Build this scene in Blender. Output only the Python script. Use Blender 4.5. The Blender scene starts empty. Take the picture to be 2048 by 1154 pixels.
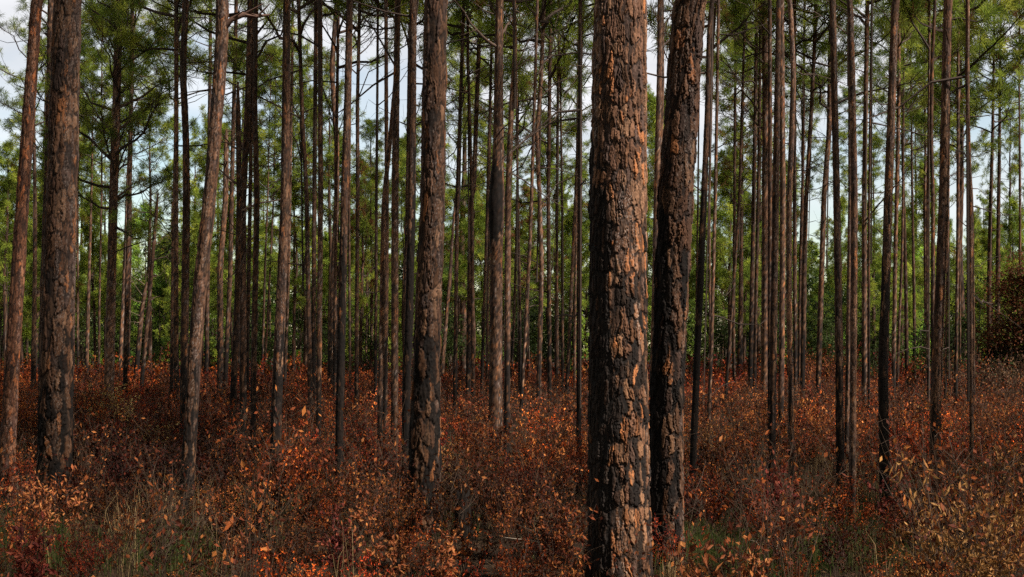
import bpy, math, random
import numpy as np
from mathutils import Vector, Matrix

# ------------------------------------------------------------------ camera, sky, sun
scene = bpy.context.scene
C = scene.collection
FPX, HZ, CAMH = 2844.0, 700.0, 1.6            # focal length in photo pixels, horizon row, eye height
cd = bpy.data.cameras.new('camera'); cam = bpy.data.objects.new('camera', cd); C.objects.link(cam)
cam.location = (0, 0, CAMH); cam.rotation_euler = (math.pi/2, 0, 0)
cd.lens = 50; cd.sensor_width = 36; cd.shift_y = (HZ-577)/2048; cd.clip_end = 3000
scene.camera = cam
SUN_AZ, SUN_EL = math.radians(121), math.radians(46)      # azimuth clockwise from +Y
sdir = Vector((math.sin(SUN_AZ)*math.cos(SUN_EL), math.cos(SUN_AZ)*math.cos(SUN_EL), math.sin(SUN_EL)))
sl = bpy.data.lights.new('sun', 'SUN'); sl.energy = 5.0; sl.angle = math.radians(3.0); sl.color = (1.0, 0.94, 0.86)
so = bpy.data.objects.new('sun', sl); C.objects.link(so); so.rotation_euler = sdir.to_track_quat('Z', 'Y').to_euler()
so.location = (30, -20, 40)
w = bpy.data.worlds.new('World'); scene.world = w; w.use_nodes = True
nt = w.node_tree; N = nt.nodes; Lk = nt.links
bg = N['Background']; bg.inputs['Strength'].default_value = 0.1
sky = N.new('ShaderNodeTexSky'); sky.sky_type = 'NISHITA'; sky.sun_disc = False
sky.air_density = 1.3; sky.dust_density = 0.2; sky.ozone_density = 2.0; sky.sun_elevation = SUN_EL; sky.sun_rotation = SUN_AZ
tc = N.new('ShaderNodeTexCoord'); mp = N.new('ShaderNodeMapping'); mp.inputs['Scale'].default_value = (1, 1, 2.6)
nz = N.new('ShaderNodeTexNoise'); nz.inputs['Scale'].default_value = 4.5; nz.inputs['Detail'].default_value = 7; nz.inputs['Roughness'].default_value = 0.55
sep = N.new('ShaderNodeSeparateXYZ'); add = N.new('ShaderNodeMath'); add.operation = 'MULTIPLY_ADD'
add.inputs[1].default_value = 2.3; ramp = N.new('ShaderNodeValToRGB')
ramp.color_ramp.elements[0].position = 0.62; ramp.color_ramp.elements[1].position = 1.0
mix = N.new('ShaderNodeMix'); mix.data_type = 'RGBA'
cn = N.new('ShaderNodeTexNoise'); cn.inputs['Scale'].default_value = 9; cn.inputs['Detail'].default_value = 6
cr = N.new('ShaderNodeValToRGB')
cr.color_ramp.elements[0].position = 0.3; cr.color_ramp.elements[0].color = (4.1, 4.2, 4.45, 1)
cr.color_ramp.elements[1].position = 0.7; cr.color_ramp.elements[1].color = (5.6, 5.65, 5.85, 1)
Lk.new(tc.outputs['Generated'], mp.inputs['Vector']); Lk.new(mp.outputs['Vector'], nz.inputs['Vector']); Lk.new(mp.outputs['Vector'], cn.inputs['Vector'])
Lk.new(tc.outputs['Generated'], sep.inputs[0]); Lk.new(sep.outputs['Z'], add.inputs[0]); Lk.new(nz.outputs['Fac'], add.inputs[2])
Lk.new(add.outputs[0], ramp.inputs['Fac']); Lk.new(ramp.outputs['Color'], mix.inputs['Factor'])
Lk.new(sky.outputs['Color'], mix.inputs[6]); Lk.new(cn.outputs['Fac'], cr.inputs['Fac'])
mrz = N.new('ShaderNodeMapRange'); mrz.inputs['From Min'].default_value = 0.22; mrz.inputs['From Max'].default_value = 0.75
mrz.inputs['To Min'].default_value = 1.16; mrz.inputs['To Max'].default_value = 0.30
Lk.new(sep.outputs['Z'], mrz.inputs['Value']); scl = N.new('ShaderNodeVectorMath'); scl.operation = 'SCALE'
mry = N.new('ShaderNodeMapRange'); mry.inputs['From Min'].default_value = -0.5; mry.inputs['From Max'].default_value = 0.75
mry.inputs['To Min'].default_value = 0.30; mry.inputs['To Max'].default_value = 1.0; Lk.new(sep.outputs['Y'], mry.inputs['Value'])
mm = N.new('ShaderNodeMath'); mm.operation = 'MULTIPLY'; Lk.new(mrz.outputs['Result'], mm.inputs[0]); Lk.new(mry.outputs['Result'], mm.inputs[1])  # clouds dimmed overhead and behind the camera, added to cut the fill light
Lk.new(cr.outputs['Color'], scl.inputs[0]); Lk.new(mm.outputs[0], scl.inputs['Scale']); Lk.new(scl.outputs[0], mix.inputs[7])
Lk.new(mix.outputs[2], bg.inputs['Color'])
scene.view_settings.view_transform = 'Standard'; scene.view_settings.look = 'None'
scene.view_settings.exposure = 0.6; scene.view_settings.gamma = 1.0; scene.view_settings.use_curve_mapping = False
cy = scene.cycles
cy.max_bounces = 4; cy.diffuse_bounces = 3; cy.glossy_bounces = 1; cy.transmission_bounces = 2; cy.transparent_max_bounces = 4
cy.use_adaptive_sampling = True; cy.adaptive_threshold = 0.02; cy.use_denoising = False
cy.use_fast_gi = False

# ------------------------------------------------------------------ helpers
def PX(px, d): return (px-1024)/FPX*d
def PZ(py, d): return CAMH+(HZ-py)/FPX*d
def tag(o, label=None, cat=None, group=None, kind=None):
    if label: o['label'] = label
    if cat: o['category'] = cat
    if group: o['group'] = group
    if kind: o['kind'] = kind
    return o
def mesh(name, V, F, mat, col=None, smooth=False):
    """V (n,3); F list of (m,k) int arrays; col (n,3) linear colour"""
    me = bpy.data.meshes.new(name)
    if isinstance(F, np.ndarray): F = [F]
    F = [f for f in F if len(f)]
    V = np.asarray(V, dtype=np.float32)
    me.vertices.add(len(V)); me.vertices.foreach_set('co', V.ravel())
    loops = np.concatenate([f.ravel() for f in F]).astype(np.int32)
    tot = np.concatenate([np.full(len(f), f.shape[1]) for f in F]).astype(np.int32)
    st = np.concatenate([[0], np.cumsum(tot)[:-1]]).astype(np.int32)
    me.loops.add(len(loops)); me.loops.foreach_set('vertex_index', loops)
    me.polygons.add(len(tot)); me.polygons.foreach_set('loop_start', st)
    me.polygons.foreach_set('use_smooth', np.full(len(tot), smooth))
    me.update(calc_edges=True)
    if col is not None:
        a = me.color_attributes.new('Col', 'FLOAT_COLOR', 'POINT')
        c4 = np.ones((len(V), 4), dtype=np.float32); c4[:, :3] = col
        a.data.foreach_set('color', c4.ravel())
    me.materials.append(mat)
    return me
def obj(name, me, parent=None, loc=None, rot=None, scale=None):
    o = bpy.data.objects.new(name, me); C.objects.link(o)
    if parent: o.parent = parent
    if loc is not None: o.location = loc
    if rot is not None: o.rotation_euler = rot
    if scale is not None: o.scale = scale
    return o
def material(name, rough=0.85, translucent=0.0, noise=None, bump=None, spec=0.2):
    m = bpy.data.materials.new(name); m.use_nodes = True
    t = m.node_tree; n = t.nodes; b = n['Principled BSDF']; out = n['Material Output']
    b.inputs['Roughness'].default_value = rough; b.inputs['Specular IOR Level'].default_value = spec
    a = n.new('ShaderNodeAttribute'); a.attribute_name = 'Col'
    src = a.outputs['Color']
    if noise:
        tx = n.new('ShaderNodeTexNoise'); tx.inputs['Scale'].default_value = noise[0]; tx.inputs['Detail'].default_value = 5
        tco = n.new('ShaderNodeTexCoord'); t.links.new(tco.outputs['Object'], tx.inputs['Vector'])
        mr = n.new('ShaderNodeMapRange'); mr.inputs['From Min'].default_value = 0.3; mr.inputs['From Max'].default_value = 0.7
        mr.inputs['To Min'].default_value = 1-noise[1]; mr.inputs['To Max'].default_value = 1+noise[1]
        t.links.new(tx.outputs['Fac'], mr.inputs['Value'])
        vm = n.new('ShaderNodeVectorMath'); vm.operation = 'SCALE'
        t.links.new(src, vm.inputs[0]); t.links.new(mr.outputs['Result'], vm.inputs['Scale']); src = vm.outputs[0]
        if bump:
            bp = n.new('ShaderNodeBump'); bp.inputs['Strength'].default_value = bump[0]; bp.inputs['Distance'].default_value = bump[1]
            t.links.new(tx.outputs['Fac'], bp.inputs['Height']); t.links.new(bp.outputs['Normal'], b.inputs['Normal'])
    t.links.new(src, b.inputs['Base Color'])
    if translucent:
        tr = n.new('ShaderNodeBsdfTranslucent'); mx = n.new('ShaderNodeMixShader'); mx.inputs[0].default_value = translucent
        t.links.new(src, tr.inputs['Color']); t.links.new(b.outputs[0], mx.inputs[1]); t.links.new(tr.outputs[0], mx.inputs[2])
        t.links.new(mx.outputs[0], out.inputs['Surface'])
    return m
M_BARK = material('bark', 0.85, noise=(60, 0.18), bump=(0.4, 0.003), spec=0.12)
M_TWIG = material('twig', 0.9)
M_NEEDLE = material('needles', 0.6, translucent=0.5, spec=0.15)
M_LEAF = material('dry_leaf', 0.65, translucent=0.2, spec=0.15)
M_GREEN = material('green_leaf', 0.6, translucent=0.4, spec=0.12)
M_SOIL = material('soil', 0.95, noise=(7, 0.5), bump=(0.7, 0.05), spec=0.1)

class Acc:
    """collects geometry of one mesh"""
    def __init__(s): s.V = []; s.F3 = []; s.F4 = []; s.C = []; s.n = 0
    def add(s, V, F, col):
        V = np.asarray(V, float); F = np.asarray(F, int)
        (s.F3 if F.shape[1] == 3 else s.F4).append(F+s.n)
        s.V.append(V); c = np.asarray(col, float)
        if c.ndim == 1: c = np.tile(c, (len(V), 1))
        s.C.append(c); s.n += len(V)
    def get(s):
        F = []
        if s.F3: F.append(np.concatenate(s.F3))
        if s.F4: F.append(np.concatenate(s.F4))
        return np.concatenate(s.V), F, np.concatenate(s.C)
    def mesh(s, name, mat, smooth=False):
        V, F, c = s.get(); return mesh(name, V, F, mat, c, smooth)
def tube(acc, P, R, col, sides=5):
    P = np.asarray(P, float); n = len(P); R = np.asarray(R, float)
    T = np.gradient(P, axis=0); T /= np.linalg.norm(T, axis=1)[:, None]+1e-9
    ref = np.array([0.13, 0.21, 1.0]) if abs(T[0][2]) < 0.9 else np.array([1.0, 0.1, 0])
    A = np.cross(T, ref); A /= np.linalg.norm(A, axis=1)[:, None]+1e-9
    B = np.cross(T, A)
    a = np.arange(sides)/sides*2*np.pi
    V = P[:, None, :]+R[:, None, None]*(A[:, None, :]*np.cos(a)[None, :, None]+B[:, None, :]*np.sin(a)[None, :, None])
    V = V.reshape(-1, 3)
    i = np.arange(n-1)[:, None]*sides; j = np.arange(sides)[None, :]; k = (j+1) % sides
    F = np.stack([i+j, i+k, i+sides+k, i+sides+j], -1).reshape(-1, 4)
    acc.add(V, F, col)
def unit(v): return v/(np.linalg.norm(v, axis=-1, keepdims=True)+1e-9)

def hsh(i, j, k):
    x = (i.astype(np.int64)*374761393+j.astype(np.int64)*668265263+k*2246822519) & 0xffffffff
    x = ((x ^ (x >> 13))*1274126177) & 0xffffffff
    x = ((x ^ (x >> 16))*2654435761) & 0xffffffff
    return ((x ^ (x >> 15)) & 0xffffff)/float(0xffffff)
def vnoise(u, v, seed, nu=None):
    iu = np.floor(u).astype(int); iv = np.floor(v).astype(int); fu = u-iu; fv = v-iv
    fu = fu*fu*(3-2*fu); fv = fv*fv*(3-2*fv)
    w0, w1 = (iu % nu, (iu+1) % nu) if nu else (iu, iu+1)
    a = hsh(w0, iv, seed); b = hsh(w1, iv, seed); c = hsh(w0, iv+1, seed); d = hsh(w1, iv+1, seed)
    return (a*(1-fu)+b*fu)*(1-fv)+(c*(1-fu)+d*fu)*fv
def fbm(u, v, seed, nu=None, oc=3):
    s = 0; a = 0.5; t = 0
    for o in range(oc):
        s = s+a*vnoise(u*2**o, v*2**o, seed+o*17, nu*2**o if nu else None); t += a; a *= 0.5
    return s/t
def worley(u, v, seed, nu):
    iu = np.floor(u).astype(int); iv = np.floor(v).astype(int)
    F1 = np.full(u.shape, 9.0); F2 = np.full(u.shape, 9.0); ci = np.zeros_like(iu); cj = np.zeros_like(iu); dy = np.zeros_like(u); dx = np.zeros_like(u)
    for a in (-1, 0, 1):
        for b in (-1, 0, 1):
            wi = (iu+a) % nu; wj = iv+b
            x = iu+a+0.12+0.76*hsh(wi, wj, seed)-u; y = wj+0.12+0.76*hsh(wi, wj, seed+1)-v
            d = np.maximum(abs(x), abs(y))*0.55+np.sqrt(x*x+y*y)*0.45
            c = d < F1
            F2 = np.where(c, F1, np.minimum(F2, d)); ci = np.where(c, wi, ci); cj = np.where(c, wj, cj)
            dy = np.where(c, -y, dy); dx = np.where(c, -x, dx); F1 = np.where(c, d, F1)
    return F1, F2, ci, cj, dx, dy
def sstep(a, b, x):
    t = np.clip((x-a)/(b-a), 0, 1); return t*t*(3-2*t)

# ------------------------------------------------------------------ the ground
def ground_z(x, y): return 0.05*(fbm(np.asarray(x)*0.35+50, np.asarray(y)*0.35+50, 5)-0.5)
xs = np.concatenate([[-900, -400, -200, -90], np.linspace(-45, 45, 241), [90, 200, 400, 900]])
ys = np.concatenate([[-300, -100, -30], np.linspace(-5, 60, 241), np.linspace(65, 200, 30), [400, 900, 1600]])
gx, gy = np.meshgrid(xs, ys); gz = ground_z(gx, gy)
gV = np.stack([gx, gy, gz], -1).reshape(-1, 3); ni = len(xs)
ii, jj = np.meshgrid(np.arange(len(ys)-1), np.arange(ni-1), indexing='ij'); q = ii*ni+jj
gF = np.stack([q, q+1, q+1+ni, q+ni], -1).reshape(-1, 4)
gn = fbm(gx*1.3, gy*1.3, 9).reshape(-1); gn2 = fbm(gx*0.4+9, gy*0.4, 19).reshape(-1)
gc = np.outer(1-gn, [0.014, 0.009, 0.006])+np.outer(gn, [0.045, 0.026, 0.014])
gc = gc*(0.6+0.8*gn2[:, None])
tag(obj('ground', mesh('ground', gV, gF, M_SOIL, gc, True)), kind='structure')

# ------------------------------------------------------------------ pine trunks
PAL = np.array([[0.125, 0.061, 0.035], [0.160, 0.078, 0.042], [0.090, 0.052, 0.037], [0.205, 0.105, 0.056], [0.122, 0.057, 0.029]])*np.array([.78, .80, .86])
def make_trunk(P, seed, char=1.0, char_amt=1.0, orange=0.06, tone=1.0, d=20, amp=1.0, left_black=0.0, scar=None, pw=None, cap=1.0):
    """P: rows (z, x, y, r) of the centreline, local metres, bottom to top"""
    P = np.array(P, float); ztop = P[-1, 0]
    zv = min(ztop, PZ(-25, d))
    s = 0.0022 if d < 11 else max(0.004, 1.15*d/1422)
    if d < 16 and d >= 11: s = 0.006
    dv = s*1.6 if d < 16 else s*2.0
    z = np.arange(P[0, 0], zv, dv)
    if ztop > zv: z = np.concatenate([z, np.arange(zv, ztop, 0.3), [ztop]])
    cx = np.interp(z, P[:, 0], P[:, 1]); cyy = np.interp(z, P[:, 0], P[:, 2]); r = np.interp(z, P[:, 0], P[:, 3])
    k = max(3, int(0.35/dv)); ker = np.hanning(2*k+1); ker /= ker.sum()     # round the joints off
    def sm(a): return np.convolve(np.pad(a, k, mode='reflect', reflect_type='odd'), ker, 'valid') if len(a) > 2*k else a
    if len(z) > 3*k: cx, cyy = sm(cx), sm(cyy)
    rm = float(np.median(r[:max(4, len(r)//2)]))
    nc = int(np.clip(2*math.pi*rm/s, 12, 460))
    th = np.arange(nc)/nc*2*math.pi
    TH, Z = np.meshgrid(th, z)
    pw = pw or (0.05 if rm > 0.12 else 0.034); ph = pw*(3.9 if d < 16 else 2.8)
    nu = max(6, int(round(2*math.pi*rm/pw)))
    U = TH/(2*math.pi)*nu; Vv = Z/ph
    wu = fbm(U*0.8, Vv*0.9, seed+3, None if False else None, 3)-0.5
    # periodic warp
    cu, su = np.cos(TH), np.sin(TH)
    wu = (vnoise(cu*2.1+7, su*2.1+Z*9, seed+3)+0.5*vnoise(cu*5+7+Z*7, su*5+Z*21, seed+4))-0.75
    wv = (vnoise(cu*2.3+31, su*2.3-Z*5, seed+5)+0.5*vnoise(cu*6+31, su*6-Z*14, seed+6))-0.75
    hf = 0.30*(vnoise(cu*rm*85+5, su*rm*85+Z*60, seed+61)-0.5)+0.20*(vnoise(cu*rm*190+5, su*rm*190+Z*120, seed+62)-0.5)
    hg = 0.22*(vnoise(cu*rm*75+15, su*rm*75-Z*50, seed+63)-0.5)
    UU = U+0.75*wu+hf; VW = Vv+0.75*wv+hg
    F1, F2, ci, cj, dx, dy = worley(UU, VW, seed, nu)
    G1, G2, gi, gj, gdx, gdy = worley(UU*2+hf, VW*2.6+hf, seed+70, nu*2)
    g1 = hsh(gi, gj, seed+71); sub = sstep(0.0, 0.16, G2-G1)
    fv_ = vnoise(UU*0.8 if False else UU, VW*0.20, seed+80, nu); fis = sstep(0.84, 0.98, 1-abs(2*fv_-1))
    r1 = hsh(ci, cj, seed+11); r2 = hsh(ci, cj, seed+12); r3 = hsh(ci, cj, seed+13); r4 = hsh(ci, cj, seed+14); r5 = hsh(ci, cj, seed+15)
    edge = F2-F1
    plate = sstep(0.0, 0.30 if d < 11 else 0.24, edge+0.14*(vnoise(cu*rm*160+5, su*rm*160+Z*150, seed+8)-0.5))*(1-0.8*fis)
    fl = fbm(cu*rm*38+3, su*rm*38+Z*16, seed+21, oc=3)
    lay = np.floor(fl*9)/9
    fine = fbm(cu*rm*200+3, su*rm*200+Z*130, seed+25, oc=2)
    h = plate*(0.35+0.65*r1)-0.35*dy*plate+0.25*dx*plate+0.7*(lay-0.5)*plate+0.3*(g1-0.5)*plate*sub+0.16*(fine-0.5)
    A = (0.017 if rm > 0.12 else 0.12*rm)*amp
    flare = 1+(0.10 if d < 11 else 0.30)*np.exp(-np.clip(Z, 0, 9)/0.22)
    lump = 1+0.05*(fbm(cu*1.3+9, su*1.3+Z*1.1, seed+31, oc=2)-0.5)*2
    if len(P) and scar is not None:
        r = r*(1+scar[3]*np.exp(-((z-scar[0])/scar[1])**2))
    RR = (r[:, None]*flare*lump)+A*np.clip(r[:, None]/rm, 0.2, 1)*(h-0.55)
    V = np.stack([cx[:, None]+RR*cu, cyy[:, None]+RR*su, Z], -1).reshape(-1, 3)
    # colour: every bark plate has its own tone, fissures are dark
    ti = (r2*4.999).astype(int); col = PAL[ti]*((0.72+0.45*r5)*(0.75+0.5*g1)*(0.72+0.28*sub))[..., None]
    col = col*(0.85+0.5*fl)[..., None]*(0.85+0.35*fine)[..., None]
    om = ((r3 > 1-orange)*0.85)*sstep(0.42, 0.52, fl+0.1*g1)
    col = col*(1-om[..., None])+om[..., None]*np.array([0.30, 0.115, 0.045])
    lich = sstep(0.60, 0.74, fine)*sstep(0.45, 0.6, fbm(cu*2+1, su*2+Z*1.2, seed+40))*0.6
    col = col*(1-lich[..., None])+lich[..., None]*np.array([0.27, 0.22, 0.19])
    crk = (1-plate)*0.97
    col = col*(1-crk[..., None])+crk[..., None]*np.array([0.018, 0.013, 0.011])
    nzc = fbm(cu*1.6+70, su*1.6+Z*1.5, seed+50)
    cm = np.minimum((char-Z)/1.3+(nzc-0.5)*1.8, cap+0.5*(nzc-0.5))
    if left_black: cm = cm+left_black*sstep(0.18, 0.5, -cu+0.5*(nzc-0.5))*2*sstep(3.6, 2.4, Z) if False else cm+left_black*sstep(0.18, 0.5, -cu+0.5*(nzc-0.5))*2*(1-sstep(2.2, 3.3, Z))
    if scar is not None:
        cm = np.clip(cm, 0, 2)+3*np.exp(-((Z-scar[0])/scar[1])**4)*sstep(-0.2, 0.4, scar[2]*cu*1.0+0.6+0.8*(nzc-0.5))
    cm = np.clip(cm, 0, 1)*char_amt
    burnt = sstep(-0.12, 0.12, cm-r4+0.25*(fl-0.5))
    if scar is not None: burnt = np.maximum(burnt, sstep(0.62, 0.68, cm+0.25*(fl-0.5)))
    burnt = np.clip(np.maximum(burnt, cm*(1-sstep(0.1, 0.3, edge))*1.2), 0, 1)*0.93
    black = np.array([0.0085, 0.0070, 0.0062])*(0.6+0.9*fine)[..., None]
    col = col*(1-burnt[..., None])+burnt[..., None]*black
    # where the fire let the scale fall off, the plate under it is warm brown
    kept = np.clip(cm, 0, 1)*(1-burnt)
    col = col*(1+kept[..., None]*np.array([0.22, 0.08, -0.12]))*tone
    nr = len(z)
    i = np.arange(nr-1)[:, None]*nc; j = np.arange(nc)[None, :]; kk = (j+1) % nc
    F = np.stack([i+j, i+kk, i+nc+kk, i+nc+j], -1).reshape(-1, 4)
    return V, F, col.reshape(-1, 3)

# ------------------------------------------------------------------ crown library: bare limbs + needle tufts
def needle_tufts(P, D, rng, n=26, ln=0.2, wd=0.008, cols=None):
    """P (k,3) twig tips, D (k,3) directions"""
    k = len(P)
    base = np.repeat(P, n, 0); dd = np.repeat(D, n, 0)
    s = rng.random((k*n, 1))
    base = base-dd*0.07*s
    v = unit(rng.normal(size=(k*n, 3))); dirn = unit(dd*0.45+v*0.95+np.array([0, 0, 0.12]))
    L = ln*(0.7+0.5*rng.random((k*n, 1)))
    side = unit(np.cross(dirn, unit(rng.normal(size=(k*n, 3)))))
    W = wd*(0.7+0.6*rng.random((k*n, 1)))
    mid = base+dirn*L*0.55
    tip = base+dirn*L+np.array([0, 0, -0.12])*L
    V = np.stack([base, mid+side*W*0.5, tip, mid-side*W*0.5], 1).reshape(-1, 3)
    F = np.arange(k*n*4).reshape(-1, 4)
    c = np.repeat(np.repeat(cols, n, 0)*(0.8+0.4*rng.random((k*n, 1))), 4, 0)
    return V, F, c
def tuft_cols(k, rng, rust=0.03, bright=0.0):
    t = rng.random((k, 1))
    a = np.array([0.080, 0.125, 0.022]); b = np.array([0.21, 0.27, 0.036]); c = np.array([0.37, 0.38, 0.055])
    col = np.where(t < 0.55, a+(b-a)*t/0.55, b+(c-b)*(t-0.55)/0.45)
    col = col*(1+bright)
    r = rng.random((k, 1)) < rust
    return np.where(r, np.array([0.17, 0.075, 0.03]), col)
def gen_crown(seed, H, R, nb, per=6, n=26, ln=0.2, wd=0.009, dead=8, dead_span=3.0, rise=(10, 60), thick=0.03, rust=0.03, twig=(0.06, 0.041, 0.032), bright=0.0):
    rng = np.random.default_rng(seed); br = Acc(); TP = []; TD = []
    tw = np.array(twig)
    for i in range(nb):
        t = (i+rng.random())/nb
        h = H*t**1.05; az = i*2.399+rng.normal()*0.5
        L = R*((1-t)**0.42*0.85+0.16)*(0.6+0.55*rng.random())*(0.75 if t < 0.12 else 1)
        rs = math.radians(rise[0]+(rise[1]-rise[0])*t+rng.normal()*12)
        hd = np.array([math.cos(az), math.sin(az), 0.0]); sd = np.array([-hd[1], hd[0], 0])
        S = np.linspace(0, 1, 7); cv = rng.normal()*0.18; up = 0.12+0.25*rng.random()
        wob = np.cumsum(rng.normal(size=(7, 3))*0.035, 0)*L; wob -= wob[0]
        P = hd*(S*L*math.cos(rs))[:, None]+sd*(cv*S*S*L)[:, None]+np.array([0, 0, 1.])*((S*math.sin(rs)+up*S*S)*L)[:, None]+wob
        P[:, 2] += h
        r0 = thick*(0.5+0.5*L/R)*(1-0.5*t)
        tube(br, P, r0*(1-S*0.82), tw*(0.7+0.6*rng.random()), 5)
        for q in range(per):
            s = 0.3+0.7*(q+rng.random())/per; f = s*6; a = int(min(5, f)); p = P[a]+(P[a+1]-P[a])*(f-a)
            T = unit(P[a+1]-P[a]); sgn = 1 if q % 2 else -1
            dv = unit(T*(0.9 if s < 0.9 else 1.6)+sgn*sd*0.8*(0.6+0.6*rng.random())+np.array([0, 0, 0.35+0.3*rng.random()])+rng.normal(size=3)*0.2)
            l2 = L*(0.16+0.20*rng.random())*(1.25-s*0.5)+0.08
            e = p+dv*l2*0.6+rng.normal(size=3)*0.02; e2 = e+unit(dv+np.array([0, 0, 0.5]))*l2*0.4
            tube(br, [p, e, e2], [r0*0.32, r0*0.24, r0*0.16], tw*0.8, 3)
            TP.append(e2); TD.append(unit(e2-e)); 
            if rng.random() < 0.75:
                d3 = unit(dv+rng.normal(size=3)*0.7+np.array([0, 0, 0.3])); e3 = e+d3*l2*0.45
                tube(br, [e, e3], [r0*0.2, r0*0.14], tw*0.8, 3); TP.append(e3); TD.append(d3)
            if rng.random() < 0.5:
                d3 = unit(dv+rng.normal(size=3)*0.8+np.array([0, 0, 0.2])); e3 = p+d3*l2*0.6
                tube(br, [p, e3], [r0*0.2, r0*0.14], tw*0.8, 3); TP.append(e3); TD.append(d3)
    TP.append(np.array([0, 0, H])); TD.append(np.array([0, 0, 1.]))
    tube(br, [[0, 0, -dead_span if dead else 0], [0, 0, H*0.5], [0, 0, H]], [0.012, 0.012, 0.008], tw, 4)
    for i in range(dead):                                  # bare dead limbs under the living crown
        h = -dead_span*rng.random()**1.3; az = rng.random()*6.28; L = R*(0.15+0.75*rng.random()**1.5)
        hd = np.array([math.cos(az), math.sin(az), 0]); S = np.linspace(0, 1, 5); rs = rng.normal()*0.45+0.3
        wob = np.cumsum(rng.normal(size=(5, 3))*0.05, 0)*L; wob -= wob[0]
        P = hd*(S*L*math.cos(rs))[:, None]+np.array([0, 0, 1.])*(S*math.sin(rs)*L)[:, None]+wob; P[:, 2] += h
        r0 = thick*(0.2+0.25*L/R); cc = tw*(0.7+0.7*rng.random())
        tube(br, P, r0*(1-S*0.8), cc, 4)
        for q in range(3):
            a = rng.integers(1, 4); e = P[a]+unit(hd+rng.normal(size=3)*0.8)*L*0.3
            tube(br, [P[a], e], [r0*0.3, r0*0.12], cc, 3)
    TP = np.array(TP); TD = np.array(TD)
    cl = np.repeat(rng.random((len(TP)//9+1, 1)), 9, 0)[:len(TP)]
    cols = tuft_cols(len(TP), rng, rust, bright)*(0.65+0.7*cl)*(0.6+0.8*rng.random((len(TP), 1)))
    nv = needle_tufts(TP, TD, rng, n, ln, wd, cols)
    return br, nv
CROWNS = {}
def crown(kind, idx):
    key = (kind, idx)
    if key not in CROWNS:
        sd = 100*idx+sum(map(ord, kind))
        if kind == 'mid':      H, kw = 6.5, dict(R=2.2, nb=31, per=6, n=52, ln=0.20, wd=0.0085, dead=10, thick=0.030)
        elif kind == 'far':    H, kw = 6.0, dict(R=2.2, nb=31, per=6, n=42, ln=0.23, wd=0.014, dead=4, thick=0.028)
        elif kind == 'low':    H, kw = 7.5, dict(R=1.9, nb=38, per=9, n=70, ln=0.155, wd=0.0055, dead=5, dead_span=1.0, rise=(5, 50), thick=0.038)
        elif kind == 'thin':   H, kw = 5.0, dict(R=1.5, nb=24, per=6, n=50, ln=0.20, wd=0.0085, dead=8, dead_span=4.0, thick=0.022)
        elif kind == 'rust':   H, kw = 5.0, dict(R=1.7, nb=28, per=6, n=40, ln=0.22, wd=0.014, dead=7, thick=0.028, rust=0.3)
        elif kind == 'young':  H, kw = 5.0, dict(R=1.5, nb=30, per=7, n=38, ln=0.23, wd=0.015, dead=3, dead_span=0.8, rise=(10, 60), thick=0.02, bright=0.2)
        br, (V, F, c) = gen_crown(sd, H, **kw)
        CROWNS[key] = (br.mesh('branches_'+kind, M_TWIG), mesh('needles_'+kind, V, F, M_NEEDLE, c), H)
    return CROWNS[key]

RNG = random.Random(4)
# id, points (photo row, photo column), width at row 400, how to place it, looks
LAND = {}
TREES = []
def T(pts, w, vb=None, by=None, **k):
    d = FPX*CAMH/(by-HZ) if by else FPX*(CAMH-0.58)/(vb-HZ)
    TREES.append(dict(pts=pts, w=w, d=d, **k))
# --- the landmarks, each with its own name used in its neighbours' labels
T([(0,1241),(400,1238),(800,1237),(1100,1240)], [(0,104),(400,116),(800,120),(1150,127)], by=1186, lm='largest pine', label='largest foreground pine, thick trunk of orange-brown bark plates with a blackened left side',
  char=2.1, cap=0.36, ca=1.0, orange=0.16, lb=1.0, cb=10.5, ck='mid', seed=7, tone=1.2, pw=.036)
T([(0,1373),(400,1348),(800,1333),(1140,1333)], [(0,63),(400,72),(800,67),(1140,68)], by=1142, lm='second-largest pine', label='second-largest pine leaning right just behind the largest one, dark plated bark, burnt base',
  char=2.3, cap=0.40, ca=1.0, orange=0.07, lb=0.4, cb=10.8, ck='mid', seed=21, tone=.78)
T([(0,873),(400,866),(608,857),(800,851),(1030,848)], [(0,47),(400,49),(608,53),(800,58),(1000,66)], by=1062, lm='broad middle pine', label='broad pine left of centre, pinkish bark above and charred dark bark below',
  char=2.3, cap=.6, ca=0.95, orange=0.08, cb=10.5, ck='mid', seed=33, tone=.72)
T([(0,138),(400,127),(750,116),(1030,109)], [(0,54),(400,61),(750,67),(1000,70)], by=1030, lm='broad left pine', label='broad pine near the left edge with grey-brown bark and a blackened foot',
  char=1.5, cap=.7, ca=0.95, orange=0.10, lb=0.2, cb=10.2, ck='mid', seed=45, tone=.72)
T([(0,60),(400,38),(800,20),(1000,8)], [(0,23),(400,26),(800,30),(1000,34)], by=1010, lm='reddish edge pine', label='reddish pine leaning right at the left edge of the woods',
  char=0.7, orange=0.14, cb=9.6, ck='mid', seed=57, red=1, tone=.95)
T([(0,437),(52,437),(139,432),(243,424),(400,413),(538,398),(677,388),(800,383),(950,374)], [(0,26),(400,27),(800,28)], vb=925, lm='pale curved pine', label='pale pinkish pine with a bowed trunk and a broken limb near the top',
  char=1.5, cb=9.3, ck='mid', tone=.95, seed=69, stub=(48, 95, 0))
T([(0,576),(400,570),(800,553),(900,551)], [(0,15),(400,18),(800,22)], vb=893, lm='tapering left pine', label='straight dark-footed pine leaning slightly right between the pale curved and sooty pines',
  char=2.0, cb=9.5, ck='mid')
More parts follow.
